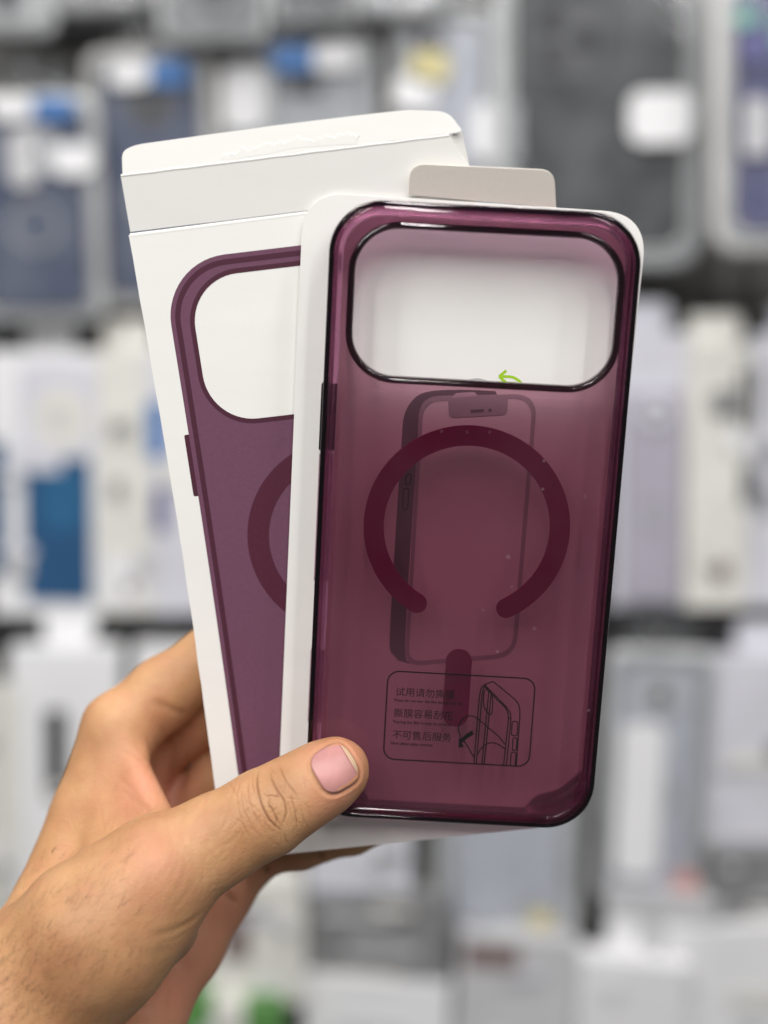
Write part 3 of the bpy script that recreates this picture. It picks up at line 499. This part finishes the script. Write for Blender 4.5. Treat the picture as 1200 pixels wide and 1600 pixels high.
def surface_nets(lo, hi, h):
    ax = [np.arange(a, b, h) for a, b in zip(lo, hi)]; sh = tuple(len(a) for a in ax); Fv = np.empty(sh, np.float64)
    Y, Zz = np.meshgrid(ax[1], ax[2], indexing='ij'); yz = np.c_[Y.ravel(), Zz.ravel()]
    for i, x in enumerate(ax[0]): Fv[i] = hand_sdf(np.c_[np.full(len(yz), x), yz]).reshape(sh[1:])
    ins_ = Fv < 0; c = tuple(s-1 for s in sh); acc = np.zeros(c+(3,)); cnt = np.zeros(c)
    offs = [(i, j, k) for i in (0, 1) for j in (0, 1) for k in (0, 1)]
    sl = lambda o, A: A[o[0]:o[0]+c[0], o[1]:o[1]+c[1], o[2]:o[2]+c[2]]
    for o in offs:
        for a in range(3):
            if o[a]: continue
            q = list(o); q[a] = 1; f0, f1 = sl(o, Fv), sl(q, Fv); m = (f0 < 0) != (f1 < 0); t = np.where(m, f0/np.where(m, f0-f1, 1), 0)
            for b in range(3): acc[..., b] += m*((t if b == a else o[b]))
            cnt += m
    act = cnt > 0; idx = -np.ones(c, int); idx[act] = np.arange(act.sum()); loc = np.argwhere(act)
    V = (loc+acc[act]/cnt[act][:, None])*h+np.array(lo); Q = []
    for a in range(3):
        q = [slice(None)]*3; q[a] = slice(0, -1); r = [slice(None)]*3; r[a] = slice(1, None); e = np.argwhere(ins_[tuple(q)] != ins_[tuple(r)])
        b, d = [(1, 2), (2, 0), (0, 1)][a]; e = e[(e[:, b] > 0) & (e[:, d] > 0) & (e[:, b] < c[b]) & (e[:, d] < c[d])]; s = ins_[tuple(e.T)]
        def I(db, dd): g = e.copy(); g[:, b] -= db; g[:, d] -= dd; return idx[tuple(g.T)]
        f = np.c_[I(1, 1), I(0, 1), I(0, 0), I(1, 0)]; f[~s] = f[~s][:, ::-1]; Q.append(f)
    return V, np.vstack(Q)
HV, HQ = surface_nets((-158, -225, 340), (14, -18, 486), 1.25)
hm = bpy.data.meshes.new('skin_base'); hm.from_pydata(HV.tolist(), [], HQ.tolist()); ho = bpy.data.objects.new('skin_base', hm); COL.objects.link(ho)
md = ho.modifiers.new('s', 'SMOOTH'); md.iterations = 4; md.factor = .5
md = ho.modifiers.new('d', 'SUBSURF'); md.levels = md.render_levels = 1
hm2 = bpy.data.meshes.new_from_object(ho.evaluated_get(bpy.context.evaluated_depsgraph_get())); bpy.data.objects.remove(ho)
bm = bmesh.new(); bm.from_mesh(hm2); sel = []                   # finer mesh where the thumb shows its creases
for e in bm.edges:
    m_ = (e.verts[0].co+e.verts[1].co)/2; x_, y_ = 600+FPX*m_.x/m_.z, 800-FPX*m_.y/m_.z
    if 345 < x_ < 575 and 1130 < y_ < 1345 and m_.z < 410: sel.append(e)
bmesh.ops.subdivide_edges(bm, edges=sel, cuts=1, use_grid_fill=True, smooth=.0); bm.normal_update(); bm.to_mesh(hm2); bm.free()
nv = len(hm2.vertices); co_ = np.empty(nv*3); hm2.vertices.foreach_get('co', co_); co_ = co_.reshape(-1, 3)
no_ = np.empty(nv*3); hm2.vertices.foreach_get('normal', no_); no_ = no_.reshape(-1, 3)
faces = [tuple(p.vertices) for p in hm2.polygons]
ctr = (no_*(co_-co_.mean(0))).sum()
if ctr < 0: no_ = -no_; faces = [f[::-1] for f in faces]
bvh = BVHTree.FromPolygons(co_.tolist(), faces)
def hit(px, py):
    d = Vector(((px-600)/FPX, (800-py)/FPX, 1)).normalized(); r = bvh.ray_cast(Vector((0, 0, 0)), d); return (np.array(r[0]), np.array(r[1])) if r[0] else (None, None)
def hits(pts): return np.array([h for h in (hit(x, y)[0] for x, y in pts) if h is not None])
disp = np.zeros(nv); dark = np.zeros(nv)
front_v = (no_*co_).sum(1) < 15                # only the side that can be seen from the front
def crease(pts, width, depth, ink=0.0, shoulder=0.35, n=6):
    global disp, dark
    C = hits(curve(pts, n)); 
    if len(C) < 2: return
    lo, hi = C.min(0)-4*width-1, C.max(0)+4*width+1; s = np.where(((co_ > lo) & (co_ < hi)).all(1))[0]
    if not len(s): return
    P = co_[s]; dm = np.full(len(s), 1e9); um = np.zeros(len(s)); nC = len(C)-1; closed = np.linalg.norm(C[0]-C[-1]) < .5
    for k_, (a, b) in enumerate(zip(C[:-1], C[1:])):
        if np.linalg.norm(b-a) > 8: continue
        ba = b-a; t = np.clip((P-a)@ba/max(ba@ba, 1e-9), 0, 1); dd = np.linalg.norm(P-a-t[:, None]*ba, axis=1); um = np.where(dd < dm, (k_+t)/nC, um); dm = np.minimum(dm, dd)
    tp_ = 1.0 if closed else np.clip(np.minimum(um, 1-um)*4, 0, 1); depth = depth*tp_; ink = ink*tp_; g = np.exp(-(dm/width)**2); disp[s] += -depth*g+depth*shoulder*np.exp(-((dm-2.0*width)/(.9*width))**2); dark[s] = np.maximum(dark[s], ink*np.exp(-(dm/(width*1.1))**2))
K = lambda x, y: (370+x*.19167, 1130+y*.19167)  # close-up pixels of the thumb -> photograph pixels
for pts, wdt, dep, ink in (
    ([(190, 370), (165, 450), (175, 560), (210, 680), (270, 790), (330, 850), (375, 880)], .55, .50, .75), ([(270, 370), (280, 440), (310, 510), (345, 570), (385, 630), (405, 720), (385, 800), (360, 850)], .5, .42, .6),
    ([(345, 330), (370, 400), (410, 480), (470, 560), (520, 640)], .5, .30, .42), ([(440, 560), (455, 640), (480, 730), (490, 820), (490, 890)], .45, .24, .4), ([(200, 540), (240, 590), (290, 590), (340, 600), (375, 570)], .4, .28, .45),
    ([(265, 600), (265, 660), (300, 720), (330, 790), (370, 860)], .45, .40, .6), ([(310, 500), (330, 560), (335, 620)], .4, .22, .4), ([(380, 880), (400, 940), (410, 990)], .45, .2, .35), ([(250, 680), (285, 690), (310, 740)], .35, .2, .35),
    ([(100, 440), (90, 540), (110, 660), (170, 800), (250, 900)], .55, .20, .22), ([(40, 500), (40, 620), (80, 760), (150, 880), (230, 960)], .6, .18, .18), ([(0, 560), (15, 700), (60, 850), (130, 960)], .6, .16, .15), ([(520, 690), (545, 780), (540, 860)], .45, .12, .2), ([(215, 770), (250, 840), (310, 900)], .5, .16, .2), ([(130, 400), (125, 480), (140, 580)], .5, .15, .2)):
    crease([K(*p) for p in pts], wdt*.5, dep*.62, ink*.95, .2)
# web of the thumb, palm and wrist folds
Wz = lambda x, y: (x*.40609, 950+y*.40625)     # close-up pixels of the whole hand
for pts, wdt, dep, ink in (
    ([(500, 470), (530, 540), (575, 590), (640, 680), (700, 775)], .8, .25, .1), ([(450, 540), (520, 570), (560, 600)], .6, .35, .2), ([(540, 750), (600, 790), (660, 800)], .7, .5, .15), ([(460, 690), (520, 740), (580, 790), (640, 805)], .7, .35, .12), ([(480, 830), (540, 810), (600, 808)], .6, .25, .1), ([(440, 640), (500, 690), (560, 760)], .6, .25, .08), ([(380, 930), (430, 900), (500, 880), (570, 850)], .9, .25, .08),
    ([(580, 350), (630, 375), (690, 400), (725, 405)], 1.0, .9, .35), ([(560, 480), (580, 560), (585, 600)], .6, .5, .3), ([(650, 480), (670, 570), (650, 680)], .6, .35, .25), ([(720, 520), (720, 620), (690, 720)], .6, .35, .25), ([(620, 440), (640, 520)], .5, .3, .2),
    ([(560, 1265), (640, 1250), (720, 1215), (790, 1160)], 1.0, .7, .15), ([(600, 1290), (680, 1270), (750, 1225)], .7, .3, .1), ([(868, 1098), (890, 1115), (915, 1140)], .8, 1.3, .5), ([(655, 1430), (650, 1500), (640, 1560)], .6, .3, .15), ([(575, 1540), (600, 1480), (640, 1420), (700, 1340)], 1.0, .5, .12), ([(520, 1340), (600, 1330), (680, 1300)], 1.2, .2, .0)):
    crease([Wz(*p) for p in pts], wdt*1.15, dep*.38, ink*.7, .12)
crease([(416, 1352), (416, 1360), (417, 1368)], .8, .6, .5); crease([(501, 1328), (502, 1336), (504, 1344)], .8, .7, .5)
for k in range(60):                            # small lines round the thumb joint
    x, y = RNG.normal(415, 38), RNG.normal(1268, 26); a = RNG.normal(1.25, .4); l = RNG.uniform(5, 16); dx, dy = math.cos(a)*l, math.sin(a)*l
    crease([(x-dx, y-dy), (x+RNG.normal(0, 2), y+RNG.normal(0, 2)), (x+dx, y+dy)], .3, RNG.uniform(.04, .1), .14, n=3)
for k in range(110):                            # fine skin lines over the back of the thumb and web
    x, y = RNG.uniform(150, 400), RNG.uniform(1200, 1420); a = RNG.normal(-1.15, .35); l = RNG.uniform(14, 38); dx, dy = math.cos(a)*l, math.sin(a)*l
    crease([(x-dx, y-dy), (x+RNG.normal(0, 3), y+RNG.normal(0, 3)), (x+dx, y+dy)], .5, RNG.uniform(.03, .07), .05, n=3)
# nail bed groove
tipc, ax_ = np.array((524., 1200.)), nrm(np.array((.86, -.51))); ay_ = np.array((-ax_[1], ax_[0]))
def nail_px(a, b): return tuple(tipc+ax_*a+ay_*b)
def nail_outline(n=40, g=0.0):
    o = []
    for t in np.linspace(0, 2*math.pi, n, endpoint=False):
        c, s = math.cos(t), math.sin(t); e = .62; o.append(nail_px((33+g)*abs(c)**e*(1 if c > 0 else -1)-1, (36+g)*abs(s)**e*(1 if s > 0 else -1)))
    return o
no_out = nail_outline(44, 2.5); crease(no_out+[no_out[0]], .6, .34, .10, .25, 2)
# gentle lumps: veins, tendons, soft tissue
def vnoise(P, f, sd):
    r = np.random.default_rng(sd); o = np.zeros(len(P))
    for k in range(7): d = nrm(r.normal(size=3)); o += np.sin(P@d*f*(.6+.25*k)+r.uniform(0, 6.28))
    return o/7
disp += .22*vnoise(co_, .22, 1)+.10*vnoise(co_, .55, 2)
def blob(px, rad):
    h = hit(*px)[0]; return np.zeros(nv) if h is None else np.exp(-((co_-h)**2).sum(1)/rad**2)
disp += 1.3*blob((245, 1345), 9)-.9*blob((165, 1330), 12)-.8*blob((330, 1330), 8)-.5*blob((470, 1225), 6)
co_ = co_+no_*disp[:, None]
pink = np.clip(.9*blob((262, 1240), 9)+.7*blob((225, 1225), 12)+.6*blob((270, 1160), 14)+.55*blob((300, 1500), 22)+.5*blob((370, 1400), 12)+.45*blob((240, 1345), 10)+.55*blob((555, 1180), 6)+.6*blob((530, 1250), 8)+.35*blob((500, 1170), 6)+.4*blob((250, 1580), 20), 0, 1)
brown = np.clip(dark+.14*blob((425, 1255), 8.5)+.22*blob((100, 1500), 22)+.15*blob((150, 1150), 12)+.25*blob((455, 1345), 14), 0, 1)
skin = bpy.data.materials.new('skin'); skin.use_nodes = True; N, L = skin.node_tree.nodes, skin.node_tree.links; b = N['Principled BSDF']
at = N.new('ShaderNodeAttribute'); at.attribute_name = 'tone'; sp = N.new('ShaderNodeSeparateColor'); L.new(at.outputs['Color'], sp.inputs[0])
tc = N.new('ShaderNodeTexCoord'); n1 = N.new('ShaderNodeTexNoise'); n1.inputs['Scale'].default_value = 70; n1.inputs['Detail'].default_value = 6; L.new(tc.outputs['Object'], n1.inputs[0])
r1 = N.new('ShaderNodeValToRGB'); L.new(n1.outputs[0], r1.inputs[0]); r1.color_ramp.elements[0].position = .3; r1.color_ramp.elements[1].position = .72
r1.color_ramp.elements[0].color = (.43, .215, .098, 1); r1.color_ramp.elements[1].color = (.585, .33, .163, 1)
def mixc(f, a, c):
    m = N.new('ShaderNodeMix'); m.data_type = 'RGBA'; L.new(f, m.inputs[0]); L.new(a, m.inputs[6]); m.inputs[7].default_value = (*c, 1); return m.outputs[2]
n5 = N.new('ShaderNodeTexNoise'); n5.inputs['Scale'].default_value = 160; n5.inputs['Detail'].default_value = 5; L.new(tc.outputs['Object'], n5.inputs[0]); mr5 = N.new('ShaderNodeMapRange'); mr5.inputs['From Min'].default_value = .45; mr5.inputs['From Max'].default_value = .75; mr5.inputs['To Max'].default_value = .35; L.new(n5.outputs[0], mr5.inputs[0])
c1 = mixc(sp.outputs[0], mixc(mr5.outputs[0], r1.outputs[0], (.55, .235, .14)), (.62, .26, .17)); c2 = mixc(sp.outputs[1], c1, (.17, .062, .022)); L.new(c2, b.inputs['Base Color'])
b.inputs['Roughness'].default_value = .5; b.inputs['Specular IOR Level'].default_value = .38; b.inputs['Subsurface Weight'].default_value = .22; b.inputs['Subsurface Radius'].default_value = (.0028, .0011, .0006); b.inputs['Subsurface Scale'].default_value = 1.0
vo = N.new('ShaderNodeTexVoronoi'); vo.inputs['Scale'].default_value = 950; vo.feature = 'DISTANCE_TO_EDGE'; L.new(tc.outputs['Object'], vo.inputs[0]); n3 = N.new('ShaderNodeTexNoise'); n3.inputs['Scale'].default_value = 600; n3.inputs['Detail'].default_value = 6; L.new(tc.outputs['Object'], n3.inputs[0])
ad = N.new('ShaderNodeMath'); ad.operation = 'ADD'; L.new(vo.outputs['Distance'], ad.inputs[0]); L.new(n3.outputs[0], ad.inputs[1])
bp = N.new('ShaderNodeBump'); bp.inputs['Strength'].default_value = .5; bp.inputs['Distance'].default_value = .00022; L.new(ad.outputs[0], bp.inputs['Height']); L.new(bp.outputs[0], b.inputs['Normal'])
hand = mk('hand', co_, faces, skin, None, True); tag(hand, 'left hand gripping box and case, thumb in front, fingers behind', 'hand')
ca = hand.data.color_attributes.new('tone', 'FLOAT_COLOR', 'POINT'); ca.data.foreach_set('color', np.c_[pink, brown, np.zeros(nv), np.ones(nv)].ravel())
# thumb nail: curved plate laid over the nail bed
NAIL = mat('nail', (.54, .255, .24), .36, .16, 110, .05, 300, spec=.45); NAILT = mat('nail_edge', (.58, .40, .26), .45, .05, 200)
bvh2 = BVHTree.FromPolygons(co_.tolist(), faces)
def nail_patch(name, a0, a1, m, par, lift, nu=16, nvv=18):
    V = []; ok = []
    for i in range(nu+1):
        a = a0+(a1-a0)*i/nu; q = abs((a+1)/33); hw = 36.5*max(0.0, 1-min(q, 1)**3.2)**(1/2.6)
        for j in range(nvv+1):
            bb = -1+2*j/nvv; x, y = nail_px(a, bb*hw); h, nn = hit(x, y); 
            if h is None: h, nn = V[-1][:3], V[-1][3:]
            V.append(np.r_[h, nn])
    V = np.array(V); G = V[:, :3].reshape(nu+1, nvv+1, 3)
    for _ in range(4):
        G2 = G.copy(); G2[1:-1, 1:-1] = (G[:-2, 1:-1]+G[2:, 1:-1]+G[1:-1, :-2]+G[1:-1, 2:])/4; G = G2
    nn = V[:, 3:]*np.sign(-(V[:, 3:]*V[:, :3]).sum(1))[:, None]
    e = (1-np.abs(np.linspace(-1, 1, nvv+1))**4)[None, :].repeat(nu+1, 0).ravel()[:, None]
    top = G.reshape(-1, 3)+nn*(lift+.22*e); low = G.reshape(-1, 3)-nn*.5; n = len(top); F = []; w_ = nvv+1
    for i in range(nu):
        for j in range(nvv): a = i*w_+j; F += [(a, a+1, a+1+w_, a+w_), (n+a+w_, n+a+1+w_, n+a+1, n+a)]
    bd = list(range(w_))+[i*w_+nvv for i in range(1, nu+1)]+[nu*w_+j for j in range(nvv-1, -1, -1)]+[i*w_ for i in range(nu-1, 0, -1)]
    F += [(bd[k], bd[(k+1) % len(bd)], n+bd[(k+1) % len(bd)], n+bd[k]) for k in range(len(bd))]
    return mk(name, np.vstack([top, low]), F, m, par, True)
nl = nail_patch('thumb_nail', -32.5, 25, NAIL, hand, .0); nail_patch('nail_edge', 25, 31.5, NAILT, nl, .02, 5)

# fine dark hairs on the wrist and forearm
hv, hf = [], []
for k in range(900):
    x, y = RNG.uniform(-20, 230), RNG.uniform(1330, 1600); h, nn = hit(x, y)
    if h is None or RNG.uniform() > (1.15-(x+20)/260): continue
    nn = nn*np.sign(-(nn@h)); d = nrm(np.array([RNG.normal(.55, .3), RNG.normal(.75, .3), RNG.normal(0, .25)])); d = nrm(d-nn*(d@nn)); ln = RNG.uniform(2.0, 5.0); sd = np.cross(d, nn)*.028; cv = RNG.normal(0, .6)
    i0 = len(hv)
    for t in (0, .35, .7, 1):
        p = h+d*ln*t+nn*(.1+.55*math.sin(t*2.6))+np.cross(d, nn)*cv*t*t; hv += [p-sd*(1-.8*t), p+sd*(1-.8*t)]
    hf += [(i0+2*j, i0+2*j+1, i0+2*j+3, i0+2*j+2) for j in range(3)]
tag(mk('arm_hair', hv, hf, mat('hair', (.05, .028, .016), .5, .1), hand), kind='stuff')
